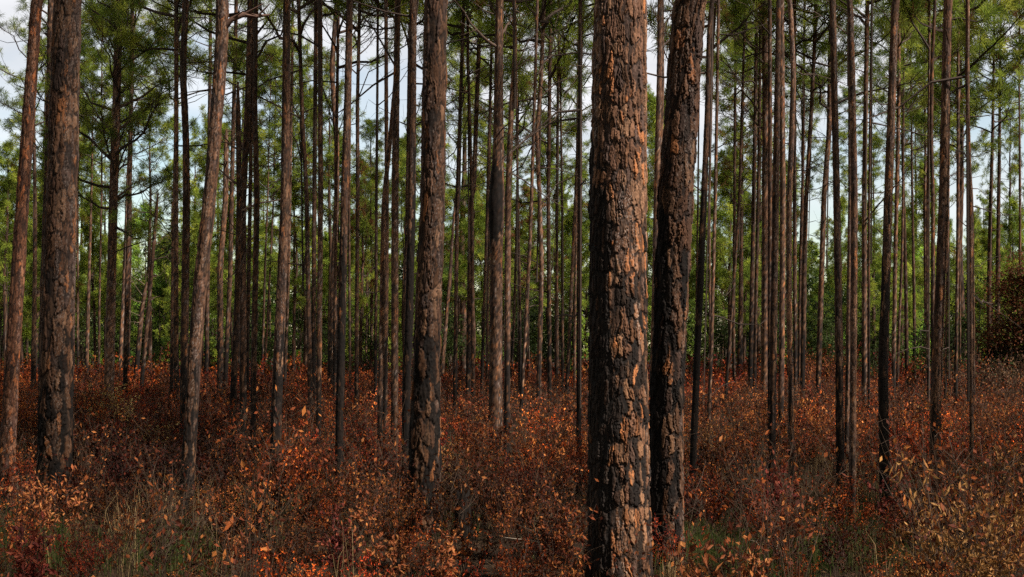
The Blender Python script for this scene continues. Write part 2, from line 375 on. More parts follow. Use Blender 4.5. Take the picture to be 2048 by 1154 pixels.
T([(0,699),(200,695),(400,688),(800,679),(900,678)], [(0,13),(400,16),(800,17)], vb=897, lm='sooty pine', label='sooty dark pine well left of the broad middle pine, black almost to eye level', char=3.2, ca=0.95, cb=9.6, ck='mid', tone=0.8)
T([(0,999),(173,997),(295,997),(400,993),(800,991)], [(0,15),(173,18),(295,22),(400,25),(800,27)], vb=836, lm='black-scarred pine', label='pine with a swollen black fire scar halfway up its trunk, bare limbs slanting up left',
  char=0.9, cb=8.0, ck='mid', scar=(408, 66, -1, 0.3), tone=1.0, limbs=[(95,-95,100),(30,-30,40),(70,45,60)])
T([(0,1424),(69,1417),(208,1414),(400,1406),(608,1397),(800,1390),(900,1386)], [(0,9),(400,13),(800,14)], vb=905, lm='thin black pine', label='thin blackened pine right of the two largest trunks, kinked near its top', char=3.6, ca=0.95, cb=9.0, ck='thin', tone=0.75)
T([(0,1672),(400,1676),(800,1679),(1000,1681)], [(0,13),(400,14),(800,16)], by=1035, lm='straight dark pine', label='straight dark slim pine with a long black foot reaching into the near brush', char=2.3, ca=0.9, cb=9.6, ck='mid', tone=0.8)
T([(0,1788),(173,1783),(400,1776),(746,1765),(1000,1770)], [(0,15),(400,17),(746,20)], by=1026, lm='charred right pine', label='pine at right with a wholly charred black lower trunk', char=3.1, ca=1.0, cb=9.6, ck='mid', seed=88)
T([(0,1892),(400,1888),(608,1880),(800,1872),(990,1868)], [(0,17),(400,20),(800,22)], by=1018, lm='brown right pine', label='brown pine at right, lit along its right side, black at the foot', char=1.5, ca=0.7, cb=9.6, ck='mid', seed=91, tone=1.1)
T([(0,1937),(208,1937),(400,1944),(800,1945),(900,1945)], 8, vb=905, lm='lone thin pine', label='lone thin pine in front of the vine-covered thicket', char=1.2, cb=8.3, ck='thin')
T([(0,239),(139,235),(400,229),(780,218)], 18, vb=793, lm='limby pine', label='limby pine right of the broad left pine, thick crooked limbs carrying low dark needles', char=0.8, cb=4.2, ck='low', H=12.5, tone=1.15, limbs=[(265,-62,80),(262,75,55),(215,110,60),(348,28,30),(398,40,30)])
T([(0,1527),(235,1530),(400,1529),(774,1528)], 14, vb=783, lm='forked pine', label='forked pine with a bare limb high up, left of the tight row of trunks', char=0.9, cb=8.3, ck='mid', limbs=[(262,-40,48),(235,-75,100)])
# --- the rest
A = lambda pts, w, vb, adj='slim grey-brown', **k: T(pts, w, vb=vb, adj=adj, **k)
A([(0,104),(400,93),(780,84)], 14, 785, 'half-hidden dark', tone=0.8)
A([(0,68),(200,66),(400,68),(750,67)], 10, 766, 'slim pale brown')
A([(430,82),(600,74),(750,70)], 7, 747, 'thin leaning grey')
A([(0,162),(400,158),(750,155)], 6, 752, 'thin mostly hidden')
A([(0,196),(470,182),(746,173)], 8, 749, 'thin straight grey')
A([(0,209),(400,205),(746,198)], 5, 752, 'very thin dark')
A([(0,261),(400,256),(746,251)], 9, 778, 'slim dark')
A([(0,266),(400,262),(746,258)], 4, 752, 'very thin pale')
A([(0,271),(487,250),(746,239)], 8, 757, 'slim leaning brown')
A([(385,319),(400,317),(764,284)], 8, 772, 'leaning grey dead', snag=385, tone=.85, limbs=[(400,40,50),(410,-25,40),(520,60,25)])
A([(560,295),(573,294),(620,284),(753,272)], 10, 753, 'crooked broken-topped', snag=560)
A([(0,350),(400,347),(780,343)], 7, 782, 'thin brown')
A([(0,354),(139,353),(400,353),(795,354)], 10, 798, 'slim dark brown')
A([(0,368),(139,362),(277,369),(400,371),(800,368)], 15, 836, 'sturdy dark wavy', char=2.2, tone=0.85)
A([(0,421),(400,418),(610,414),(746,413)], 8, 757, 'slim half-hidden pale')
A([(256,453),(400,451),(538,439),(746,440)], 12, 777, 'dead broken-topped brown', snag=256, tone=1.2, limbs=[(290,28,12),(330,-30,8),(360,38,-10)])
A([(0,472),(538,461),(746,451)], 9, 772, 'slim pinkish leaning')
A([(165,480),(400,482),(573,478),(800,467)], 12, 843, 'snapped-off dark', snag=165, char=1.8)
A([(0,499),(70,498),(243,494),(400,487),(800,487)], 13, 833, 'sturdy dark straight', char=1.8)
A([(0,502),(400,498),(800,494)], 8, 792, 'slim hidden grey')
A([(0,508),(208,506),(400,511),(800,506)], [(0,9),(400,12)], 862, 'dark upright', char=1.8, tone=0.9)
A([(0,545),(400,535),(540,529),(746,524)], 5, 749, 'thin grey')
A([(0,560),(400,548),(540,541),(746,529)], 5, 748, 'thin tilted grey')
A([(0,588),(538,579),(760,570)], 6, 767, 'thin half-hidden pale')
A([(0,588),(510,588),(746,590)], 4, 747, 'very thin pale')
A([(0,597),(35,598),(208,603),(400,614),(780,621)], 9, 812, 'bowed slim')
A([(0,633),(400,628),(746,627)], 9, 800, 'slim dark')
A([(0,640),(400,640),(800,637)], [(0,10),(400,11)], 872, 'straight lit brown', char=1.7)
A([(0,674),(139,664),(277,674),(400,674),(600,664),(760,660)], 11, 778, 'wavy pinkish')
A([(0,676),(400,672),(750,669)], 7, 792, 'slim shaded')
A([(0,700),(400,698),(746,700)], 5, 770, 'thin dark')
A([(0,720),(208,715),(400,716),(800,713)], 8, 803, 'slim warm brown', limbs=[(60,40,55),(110,36,60),(150,-28,30)])
A([(0,757),(400,753),(800,751)], 6, 812, 'thin shaded')
A([(0,794),(139,791),(260,780),(400,766),(800,760)], 10, 872, 'pale leaning', tone=1.2, char=1.3)
A([(0,772),(208,772),(400,773),(800,770)], 9, 852, 'dull grey')
A([(0,798),(400,791),(800,789)], [(0,12),(400,15)], 872, 'stout lit brown', char=1.2, tone=1.1)
A([(0,820),(400,815),(800,808)], 8, 802, 'slim reddish')
A([(0,827),(400,825),(677,818),(800,813)], [(0,14),(400,16)], 895, 'stout black-footed', char=3.6, ca=0.95, tone=0.75)
A([(0,930),(104,925),(346,917),(435,907),(573,898),(746,884)], 8, 752, 'pale leaning')
A([(0,928),(400,914),(800,910)], 8, 803, 'slim brown')
A([(0,962),(104,957),(381,947),(400,941),(800,936)], 10, 793, 'straight lit grey', limbs=[(100,-45,60)])
A([(0,935),(121,936),(400,944),(750,946)], 7, 802, 'slim warm brown')
A([(0,986),(469,973),(746,964)], 6, 792, 'thin brown')
A([(0,984),(469,978),(746,974)], 5, 772, 'very thin shaded')
A([(0,1028),(121,1030),(208,1023),(400,1016),(800,1014)], [(0,8),(400,13)], 842, 'crooked dark', char=2.0, limbs=[(150,30,75),(60,-25,50)])
A([(0,1030),(400,1036),(600,1040),(780,1041)], 5, 802, 'thin reddish')
A([(0,1040),(500,1032),(642,1028),(746,1022)], 6, 762, 'thin leaning grey')
A([(0,1075),(469,1061),(642,1052),(800,1043)], 7, 824, 'bent leaning')
A([(0,1088),(173,1081),(277,1073),(400,1079),(538,1083),(746,1078)], 9, 812, 'snaking pale', tone=1.25)
A([(0,1101),(400,1096),(746,1099)], 8, 802, 'slim brown')
A([(0,1118),(400,1114),(746,1113)], 6, 772, 'thin upright')
A([(0,1119),(435,1125),(746,1125)], 6, 772, 'thin pale')
A([(0,1166),(400,1151),(800,1133)], 7, 792, 'thin tilted')
A([(0,1161),(400,1160),(800,1158)], [(0,8),(400,10)], 885, 'slim sooty', char=3.0, ca=0.95, tone=0.7, ck='thin')
A([(0,1156),(400,1152),(746,1149)], 5, 770, 'thin grey')
A([(0,1324),(170,1324),(300,1320),(700,1306)], 11, 860, 'slim dark', limbs=[(60,-22,60),(80,20,50)])
A([(120,1319),(173,1318),(400,1312),(750,1306)], 12, 880, 'lit half-hidden', tone=1.3)
A([(0,1397),(400,1395),(700,1391)], 4, 770, 'very thin')
A([(0,1432),(100,1425),(400,1419),(746,1421)], 5, 802, 'thin pinkish')
A([(0,1440),(400,1433),(712,1424),(800,1419)], 7, 832, 'thin upright')
A([(0,1488),(400,1476),(573,1466),(778,1452)], 6, 780, 'thin tilted')
A([(0,1470),(642,1466),(764,1468)], 6, 766, 'thin pale')
A([(0,1486),(487,1482),(746,1478)], 10, 752, 'blurred rusty brown', ck='rust')
A([(0,1488),(550,1485),(750,1484)], 3.5, 748, 'hair-thin')
A([(0,1516),(469,1508),(746,1501)], 9, 772, 'slim upright')
A([(0,1520),(469,1515),(767,1509)], 7, 777, 'slim lit')
A([(0,1541),(400,1542),(800,1541)], 9, 862, 'slim dark')
A([(0,1554),(400,1549),(800,1545)], [(0,10),(400,14)], 915, 'sturdy black-footed', char=1.9, ca=0.9)
A([(0,1565),(400,1565),(780,1562)], [(0,10),(400,12)], 832, 'upright dark brown', char=1.6)
A([(0,1583),(139,1589),(300,1583),(400,1578),(600,1577),(800,1581)], [(0,10),(400,12)], 905, 'pale lit knobbly', char=1.6, tone=1.25)
A([(0,1592),(400,1592),(746,1591)], 8, 792, 'slim grey')
A([(0,1636),(243,1624),(400,1615),(746,1606)], 9, 793, 'slim leaning')
A([(0,1610),(300,1606),(500,1601),(746,1598)], 6, 770, 'thin hidden')
A([(0,1663),(100,1660),(260,1657),(400,1646),(780,1636)], [(0,9),(400,11)], 788, 'brown slanting', tone=1.1)
A([(0,1695),(400,1696),(800,1693)], 8, 882, 'slim brown', char=1.5)
A([(0,1704),(173,1707),(400,1709),(800,1705)], [(0,12),(400,14)], 925, 'knobbly lit brown', char=1.0, tone=1.15)
A([(0,1735),(400,1730),(800,1728)], 10, 803, 'pale pinkish upright', tone=1.15)
A([(0,1745),(400,1741),(800,1738)], 5, 822, 'thin dark')
A([(0,1799),(139,1799),(400,1794),(746,1788)], 8, 783, 'slim lit')
A([(0,1806),(500,1802),(746,1795)], 6, 772, 'thin shaded')
A([(0,1804),(400,1809),(746,1814)], 8, 763, 'straight brown')
A([(0,1813),(435,1823),(660,1827)], 7, 754, 'slim grey')
A([(0,1850),(400,1851),(640,1853)], 11, 752, 'broad shaded')
A([(0,1868),(139,1863),(277,1863),(400,1867),(740,1866)], 8, 832, 'crooked half-dead', snag=0)
A([(0,1861),(400,1858),(700,1858)], 6, 802, 'thin brown')
A([(0,1903),(500,1898),(780,1892)], 5, 802, 'thin hidden')
A([(0,1912),(400,1911),(800,1911)], 7, 793, 'thin upright')
A([(0,1920),(500,1918),(712,1919)], 4, 762, 'very thin')
A([(200,1939),(400,1949),(700,1948)], 4, 800, 'whip-thin')
A([(0,1985),(435,1979),(560,1978)], 10, 760, 'shaded brown')
A([(0,2001),(400,1996),(560,1996)], 11, 758, 'stout upright')
A([(0,2043),(400,2041),(700,2040)], 6, 762, 'thin pale')

def wfun(w):
    if isinstance(w, (int, float)): w = [(0, w*0.86), (400, w), (800, w*1.12)]
    return w
def build_pine(t, idx):
    d = t['d']; rng = random.Random(1000+idx); seed = t.get('seed', 300+idx*13)
    pts = sorted(t['pts'], key=lambda p: -p[0]); W = wfun(t['w'])
    py = np.array([p[0] for p in pts], float); px = np.array([p[1] for p in pts], float)
    by = HZ+CAMH/d*FPX
    # foot: carry on the lowest segment
    sl_ = (px[0]-px[1])/(py[0]-py[1]) if len(py) > 1 else 0
    bx = px[0]+sl_*0.5*(by-py[0]) if by > py[0] else px[0]
    X0 = PX(bx, d)
    if 'H' in t: H = t['H']
    elif d < 30: H = 15.5+rng.random()*2
    else: H = 13.2+rng.random()*4.2
    if t.get('snag') is not None: H = PZ(t['snag'], d)
    rows = [(-0.12, 0, 0)]
    zs = PZ(py, d); ok = [(z, PX(x, d)-X0) for z, x in zip(zs, px) if z > 0.15 and z < H-0.4]
    rows = [(-0.12, 0.0)]+ok
    if t.get('snag') is None or zs[-1] < H-0.5:
        s2 = (ok[-1][1]-ok[-2][1])/max(0.5, ok[-1][0]-ok[-2][0]) if len(ok) > 1 else 0
        s2 = max(-0.04, min(0.04, s2))*0.5
        zc = ok[-1][0]; 
        rows.append((H, ok[-1][1]+s2*(H-zc)))
    else:
        rows.append((H, PX(px[-1], d)-X0))
    Z = np.array([r[0] for r in rows]); X = np.array([r[1] for r in rows])
    zz = np.unique(np.concatenate([np.linspace(-0.12, H, 26), Z]))
    xx = np.interp(zz, Z, X)
    wy = np.array([a for a, b in W], float); wr = np.array([b for a, b in W], float)/FPX*d/2
    wz = PZ(wy, d); o = np.argsort(wz); wz, wr = wz[o], wr[o]
    if t.get('snag') is None:
        zt = wz[-1]; wz = np.append(wz, H) ; wr = np.append(wr, 0.018)
        if zt > H-3: wz = np.array([wz[0], wz[-1]]); wr = np.array([wr[0], wr[-1]])
    if t.get('snag'): wz = np.array([wz[0], H-.5, H]); wr = np.array([wr[0], wr[-1], wr[-1]*.35])
    rr = np.interp(zz, wz, wr)*0.985
    ly = (rng.random()-0.5)*0.05
    yy = ly*np.clip(zz, 0, 99)+0.04*np.sin(zz*0.7+idx)
    yy -= yy[0]
    root = bpy.data.objects.new('dead_pine' if t.get('snag') else 'pine_tree', None); C.objects.link(root)
    root.location = (X0, d, float(ground_z(X0, d))); root.empty_display_size = 0.3
    scar = t.get('scar')
    if scar: scar = (PZ(scar[0], d), scar[1]/FPX*d, scar[2], scar[3])
    char = t.get('char', 1.5+rng.random()*1.6)
    V, F, col = make_trunk(np.stack([zz, xx, yy, rr], 1), seed, char, t.get('ca', 0.9), t.get('orange', 0.04+0.04*rng.random()), (lambda a: 1+(a-1)*(2.4 if a > 1 else 1))(t.get('tone', 0.66+0.6*rng.random())), d, left_black=t.get('lb', 0), scar=scar, cap=t.get('cap', 1.0), pw=t.get('pw'))
    if t.get('red'): col = col*np.array([1.1, 0.92, 0.85])
    obj('trunk', mesh('trunk', V, F, M_BARK, col, True), root)
    cx = lambda z: (float(np.interp(z, zz, xx)), float(np.interp(z, zz, yy)))
    rad = lambda z: float(np.interp(z, zz, rr))
    # individual limbs the photo shows
    nr = np.random.default_rng(idx)
    tips = []; la = Acc()
    for (ly0, dxp, dyp) in t.get('limbs', []):
        z0 = PZ(ly0, d)
        if z0 > H: continue
        x0, y0 = cx(z0); L = dxp/FPX*d; U = dyp/FPX*d; S = np.linspace(0, 1, 8)
        dep = (rng.random()-0.5)*abs(L)
        P = np.stack([x0+L*S, y0+dep*S, z0+U*S**1.3], 1)+np.cumsum(nr.normal(size=(8, 3))*0.03, 0)*(abs(L)+abs(U))*S[:, None]
        la = Acc(); r0 = max(0.012, min(0.035, rad(z0)*0.45)); tube(la, P, r0*(1-0.75*S), np.array([0.12, 0.08, 0.06]), 6)
        for q in range(5):
            a = nr.integers(2, 8); e = P[a]+unit(nr.normal(size=3)+np.array([np.sign(L), 0, 0.6]))*(abs(L)+abs(U))*0.3
            tube(la, [P[a], (P[a]+e)/2+nr.normal(size=3)*0.03, e], [r0*0.4, r0*0.3, r0*0.12], np.array([0.11, 0.075, 0.055]), 4); tips.append(e)
        tips.append(P[-1]); obj('limb', la.mesh('limb', M_BARK, True), root); la = Acc()
    if 'stub' in t:
        z0 = PZ(t['stub'][0], d); x0, y0 = cx(z0); L = t['stub'][1]/FPX*d
        P = np.array([[x0, y0, z0-0.02], [x0+L*.2, y0-.03, z0+.07], [x0+L*.45, y0-.02, z0+.12], [x0+L*.75, y0, z0+.11], [x0+L, y0+.03, z0+.13]])
        tube(la, P, [.034, .024, .027, .018, .008], np.array([0.13, 0.075, 0.055]), 8)
        for (a, dx_, dz_) in ((1, .12, .07), (2, .14, -.03), (2, .2, .09), (3, .12, .1)):
            e = P[a]+np.array([dx_, -.05, dz_]); tube(la, [P[a], e], [.014, .006], np.array([0.17, 0.10, 0.075]), 4)
    if t.get('snag'):
        for q in range(7):
            z0 = H*(0.45+0.55*rng.random()); x0, y0 = cx(z0); dr = unit(nr.normal(size=3)*np.array([1, 1, .3])+np.array([0, 0, .45])); L = 0.3+0.8*rng.random()
            la = Acc(); P = np.array([[x0, y0, z0]]+[[x0, y0, z0]+dr*L*s+nr.normal(size=3)*0.06*s for s in (0.35, 0.7, 1)])
            tube(la, P, [0.018, 0.013, 0.009, 0.004], np.array([0.15, 0.10, 0.075]), 4)
            e = P[2]+unit(dr+nr.normal(size=3)*0.7)*0.3; tube(la, [P[2], e], [0.008, 0.003], np.array([0.15, 0.10, 0.075]), 3)
            obj('limb', la.mesh('limb', M_BARK, True), root); la = Acc()
    if la.n: obj('limb', la.mesh('limb', M_BARK, True), root)
    if t.get('snag') is None:
        cb = t.get('cb', H*(0.5+0.16*rng.random()) if d > 34 else (6.9+1.4*rng.random() if d > 24 else 8.2+rng.random()))
        if t.get('snag') == 0: cb = H-1.5
        kind = t.get('ck', ('thin' if (t['w'] if isinstance(t['w'], (int, float)) else 10) < 7 else 'mid') if d < 45 else 'far')
        if kind == 'far' and rng.random() < 0.12: kind = 'rust'
        bm_, nm_, CH = crown(kind, rng.randrange({'mid': 5, 'far': 5, 'low': 1, 'thin': 3, 'rust': 2, 'young': 4}[kind]))
        x0, y0 = cx(cb); x1, y1 = cx(H); sc = (H-cb)/CH; sx = min(1.25, max(0.75, sc**0.7))*(0.9+0.25*rng.random())
        tilt = (-math.atan2(y1-y0, H-cb), math.atan2(x1-x0, H-cb), 0); rz = rng.random()*6.28
        m = Matrix.Rotation(tilt[1], 4, 'Y') @ Matrix.Rotation(tilt[0], 4, 'X') @ Matrix.Rotation(rz, 4, 'Z')
        b = obj('branches', bm_, root, (x0, y0, cb), m.to_euler(), (sx, sx, sc))
        f = obj('crown', nm_, root, (x0, y0, cb), m.to_euler(), (sx, sx, sc))
    t['root'] = root; t['xm'] = float(np.interp(-620, -np.array([p[0] for p in pts]), px)) if True else 0
    return root
for i, t in enumerate(TREES): build_pine(t, i)

# labels: landmarks by their looks, the others by their place between landmarks
ORD = ['first', 'second', 'third', 'fourth', 'fifth', 'sixth', 'seventh', 'eighth', 'ninth', 'tenth', 'eleventh', 'twelfth', 'thirteenth', 'fourteenth', 'fifteenth', 'sixteenth', 'seventeenth', 'eighteenth', 'nineteenth', 'twentieth']+['twenty-'+a for a in ('first', 'second', 'third', 'fourth', 'fifth', 'sixth', 'seventh', 'eighth', 'ninth')]+['thirtieth']+['thirty-'+a for a in ('first', 'second', 'third', 'fourth', 'fifth', 'sixth', 'seventh', 'eighth', 'ninth')]
def x650(t):
    p = sorted(t['pts']); return float(np.interp(650, [a for a, b in p], [b for a, b in p]))
order = sorted(TREES, key=x650)
for n_, t in enumerate(order):
    r = t['root']
    if 'lm' in t: tag(r, t['label'], 'pine tree', 'pines of the open wood'); continue
    L_ = next((k for k in range(1, 40) if n_-k >= 0 and 'lm' in order[n_-k]), None)
    R_ = next((k for k in range(1, 40) if n_+k < len(order) and 'lm' in order[n_+k]), None)
    side, k = ('right', L_) if (R_ is None or (L_ is not None and L_ <= R_)) else ('left', R_)
    ref = order[n_-k if side == 'right' else n_+k]['lm']
    noun = 'dead pine' if t.get('snag') else 'pine'
    tag(r, f"{t['adj']} {noun}, {ORD[k-1]} trunk {side} of the {ref}", 'pine tree', 'pines of the open wood')

# ------------------------------------------------------------------ pines farther back, copied from a few
LMX = sorted((x650(t), t['lm']) for t in TREES if 'lm' in t)
def far_trunk_mesh(H, r, seed):
    z = np.linspace(-0.1, H, 14); rr = np.interp(z, [-0.1, H*0.5, H], [r*1.1, r*0.8, 0.015])
    rg = np.random.default_rng(seed); xx = np.cumsum(rg.normal(size=14))*0.035; yy = np.cumsum(rg.normal(size=14))*0.035; xx -= xx[0]; yy -= yy[0]
    V, F, c = make_trunk(np.stack([z, xx, yy, rr], 1), seed, 0.8, 0.8, 0.03, 0.8, 85, left_black=0)
    return mesh('trunk', V, F, M_BARK, c, True), xx[8:].mean(), yy[8:].mean()
FT = [far_trunk_mesh(H, r, 70+i)+(H,) for i, (H, r) in enumerate([(14, .11), (12.5, .09), (15.5, .13), (9.5, .075), (11, .08), (8, .07)])]
rf = random.Random(77); far = []
for i in range(140):
    d = 60+60*rf.random(); px = -60+2170*((i*0.618034) % 1)
    far.append((px, d))
far += [(1309, 52), (1316, 64), (1004, 70), (1060, 58), (742, 66), (15, 48), (90, 55), (300, 62)]
FAR = []
for i, (px, d) in enumerate(far):
    tm, ox, oy, H = FT[rf.randrange(3) if i % 3 == 0 else 3+rf.randrange(3)]; s = 0.8+0.35*rf.random()
    root = bpy.data.objects.new('pine_tree', None); C.objects.link(root)
    X = PX(px, d); root.location = (X, d, 0); root.scale = (1, 1, 1)
    rz = rf.random()*6.28
    obj('trunk', tm, root, (0, 0, 0), (0, 0, rz), (s, s, s))
    cb = H*s*((0.5 if H > 12 else 0.25)+0.2*rf.random()); kind = 'rust' if rf.random() < 0.08 else ('young' if H < 12 else 'far')
    bm_, nm_, CH = crown(kind, rf.randrange(2 if kind == 'rust' else 4)); sc = (H*s-cb)/CH; sx = 0.8+0.4*rf.random()
    a = (math.cos(rz)*ox-math.sin(rz)*oy)*s, (math.sin(rz)*ox+math.cos(rz)*oy)*s
    rr2 = rf.random()*6.28
    obj('branches', bm_, root, (a[0]*.8, a[1]*.8, cb), (0, 0, rr2), (sx, sx, sc)); obj('crown', nm_, root, (a[0]*.8, a[1]*.8, cb), (0, 0, rr2), (sx, sx, sc))
    FAR.append((px, root))
FAR.sort(key=lambda a: a[0])
cnt = {}
for px, root in FAR:
    li = [k for k, (x, n) in enumerate(LMX) if x <= px]
    if px < 0 or px > 2048: lab = 'far background pine beyond the ' + ('left' if px < 0 else 'right') + ' end of the wood'; tag(root, lab, 'pine tree', 'far pines beyond the %s end' % ('left' if px < 0 else 'right')); continue
    if not li: key = 'left of the reddish edge pine'
    elif li[-1] == len(LMX)-1: key = 'right of the lone thin pine'
    else: key = f"between the {LMX[li[-1]][1]} and {LMX[li[-1]+1][1]}"
    cnt[key] = cnt.get(key, 0)+1
    tag(root, f"far pine, {ORD[cnt[key]-1]} from left {key}", 'pine tree', 'far background pines')

# pines standing outside the picture on the sunny side: their crowns dapple the near brush
ro = random.Random(12)
spots = [(6, 2.6), (9, 0.8), (12.5, -0.2), (4.2, -1.5), (7, -0.8), (10, -3.5), (8, -6), (13, -7), (15.5, -1), (17, 6), (6, -11), (20, 0), (16, 12), (22, 9), (11, -14), (19, -9), (26, 15), (27, 4), (1.5, -4.5), (24, 20), (31, 24), (-3, -5), (13, 7.5), (34, 13), (29, 30), (38, 34)]
for (x, y) in spots:
    tm, ox, oy, H = FT[ro.choice([0, 2, 4])]
    root = bpy.data.objects.new('pine_tree', None); C.objects.link(root); root.location = (x, y, 0)
    obj('trunk', tm, root, None, None, (1.1, 1.1, 1.1)); bm_, nm_, CH = crown('mid', ro.randrange(5)); rz = ro.random()*6.28
    s = 1.1; cb = H*s*0.55; sc = (H*s-cb)/CH
    obj('branches', bm_, root, (ox, oy, cb), (0, 0, rz), (1.2, 1.2, sc)); obj('crown', nm_, root, (ox, oy, cb), (0, 0, rz), (1.2, 1.2, sc))
    tag(root, 'tall pine of the same wood standing outside the picture on the sunny side', 'pine tree', 'pines outside the picture')

# ------------------------------------------------------------------ leaves, shrubs
def leaves(P, D, rng, ln, wd, cols, fold=True, jit=0.3):
    """one leaf at each P growing along D"""
    k = len(P); L = ln*(0.65+0.6*rng.random((k, 1))); W = wd*(0.7+0.5*rng.random((k, 1)))
    side = unit(np.cross(D, unit(rng.normal(size=(k, 3))+np.array([0, 0, 0.6])))); nrm = np.cross(side, D)
    b = P; m = P+D*L*0.5; t = P+D*L-nrm*L*0.12*rng.random((k, 1))
    if fold:
        mm = m-nrm*W*0.28
        V = np.stack([b, m-side*W/2, t, m+side*W/2, mm], 1).reshape(-1, 3)
        i = np.arange(k)[:, None]*5
        F = np.concatenate([i+np.array(a) for a in ([0, 1, 4], [1, 2, 4], [2, 3, 4], [3, 0, 4])])
        return V, F, np.repeat(cols, 5, 0)
    V = np.stack([b, m-side*W/2, t, m+side*W/2], 1).reshape(-1, 3)
    return V, np.arange(4*k).reshape(-1, 4), np.repeat(cols, 4, 0)
P_RUST = np.array([[.20, .048, .016], [.30, .080, .022], [.13, .030, .012], [.42, .140, .036], [.08, .020, .010]])
P_RED = np.array([[.17, .030, .020], [.24, .045, .028], [.11, .022, .018], [.30, .075, .040], [.08, .020, .016]])
P_TAN = np.array([[.34, .165, .050], [.44, .23, .080], [.26, .115, .035], [.38, .16, .045], [.18, .080, .028]])
P_ORG = np.array([[.38, .13, .040], [.48, .19, .060], [.28, .085, .030], [.34, .10, .035], [.20, .06, .025]])
P_BRN = np.array([[.10, .052, .028], [.14, .075, .038], [.07, .035, .020], [.18, .095, .045], [.12, .05, .026]])
P_YEL = np.array([[.62, .42, .15], [.55, .33, .10], [.68, .48, .20], [.42, .24, .08], [.34, .17, .06]])
P_GRN = np.array([[.060, .082, .018], [.082, .105, .022], [.042, .060, .014], [.115, .130, .028], [.055, .068, .018]])*np.array([.60, .68, .75])
def shrub(seed, H=0.65, R=0.32, stems=7, per=34, ln=0.05, wd=0.026, pal=P_RUST, fold=True, stem_col=(.045, .028, .02), leafy=0.25, sr=0.0035, branchy=5, droop=0.35, sides=3, stray=None):
    rng = np.random.default_rng(seed); st = Acc(); LP = []; LD = []
    for s in range(stems):
        az = rng.random()*6.28; lean = R*(0.2+0.8*rng.random()); h = H*(0.6+0.45*rng.random())
        b = np.array([math.cos(az), math.sin(az), 0])*R*0.25*rng.random(); S = np.linspace(0, 1, 5)
        P = b+np.stack([math.cos(az)*lean*S**1.4, math.sin(az)*lean*S**1.4, h*S], 1)+np.cumsum(rng.normal(size=(5, 3))*0.02*H, 0)*S[:, None]
        tube(st, P, sr*(1-0.7*S), stem_col, sides)
        segs = [(P, leafy)]
        for q in range(branchy):
            a = 0.3+0.65*rng.random(); f = a*4; i = int(f); p = P[i]+(P[min(4, i+1)]-P[i])*(f-i)
            dr = unit(np.array([rng.normal(), rng.normal(), 0.9])); l = H*(0.12+0.22*rng.random())
            Q = np.array([p, p+dr*l*0.5+rng.normal(size=3)*0.01, p+dr*l+rng.normal(size=3)*0.02])
            tube(st, Q, [sr*0.5, sr*0.4, sr*0.25], stem_col, 3); segs.append((Q, 0.1))
        tot = per; w_ = np.array([1.5]+[1]*(len(segs)-1)); w_ /= w_.sum()
        for (Q, lo), ww in zip(segs, w_):
            k = max(1, int(tot*ww+rng.random())); f = (lo+(1-lo)*rng.random(k))*(len(Q)-1); i = np.minimum(f.astype(int), len(Q)-2)
            LP.append(Q[i]+(Q[i+1]-Q[i])*(f-i)[:, None]); T_ = unit(Q[i+1]-Q[i])
            LD.append(unit(T_*0.5+rng.normal(size=(k, 3))*np.array([.5, .5, .9])+np.array([0, 0, -droop])))
    LP = np.concatenate(LP); LD = np.concatenate(LD); k = len(LP)
    cols = pal[rng.integers(0, len(pal), k)]*(0.75+0.5*rng.random((k, 1)))
    return st, leaves(LP, LD, rng, ln, wd, cols, fold)

# the undergrowth: low scorched shrubs all over the ground, far too many to count
def variants(n, seed, **kw):
    out = []
    for i in range(n):
        st, (V, F, c) = shrub(seed+i, **kw); sV, sF, sC = st.get()
        out.append((sV, sF[0], sC, V, F, c))
    return out
V1 = variants(4, 20, H=0.5, R=0.30, stems=12, per=80, ln=0.024, wd=0.013, branchy=5)+variants(6, 10, H=0.62, R=0.34, stems=9, per=44, ln=0.037, wd=0.018, branchy=4, sr=.0042, stem_col=(.06, .038, .026))
V2 = variants(4, 40, H=0.55, R=0.34, stems=10, per=70, ln=0.027, wd=0.015, fold=False, branchy=4, sr=0.004)+variants(6, 30, H=0.66, R=0.36, stems=7, per=40, ln=0.039, wd=0.019, fold=False, branchy=3, sr=0.004)
V3 = variants(6, 50, H=0.68, R=0.42, stems=5, per=34, ln=0.054, wd=0.028, fold=False, branchy=1, sr=0.006)
VT = variants(5, 70, H=0.85, R=0.34, stems=9, per=3, ln=0.045, wd=0.022, fold=False, branchy=7, sr=.003, stem_col=(.075, .045, .028))   # nearly bare twiggy ones
VS = variants(4, 90, H=0.95, R=0.22, stems=3, per=40, ln=0.032, wd=0.017, stem_col=(.08, .05, .032), branchy=3, leafy=.45, droop=.6)   # taller leafy sprouts
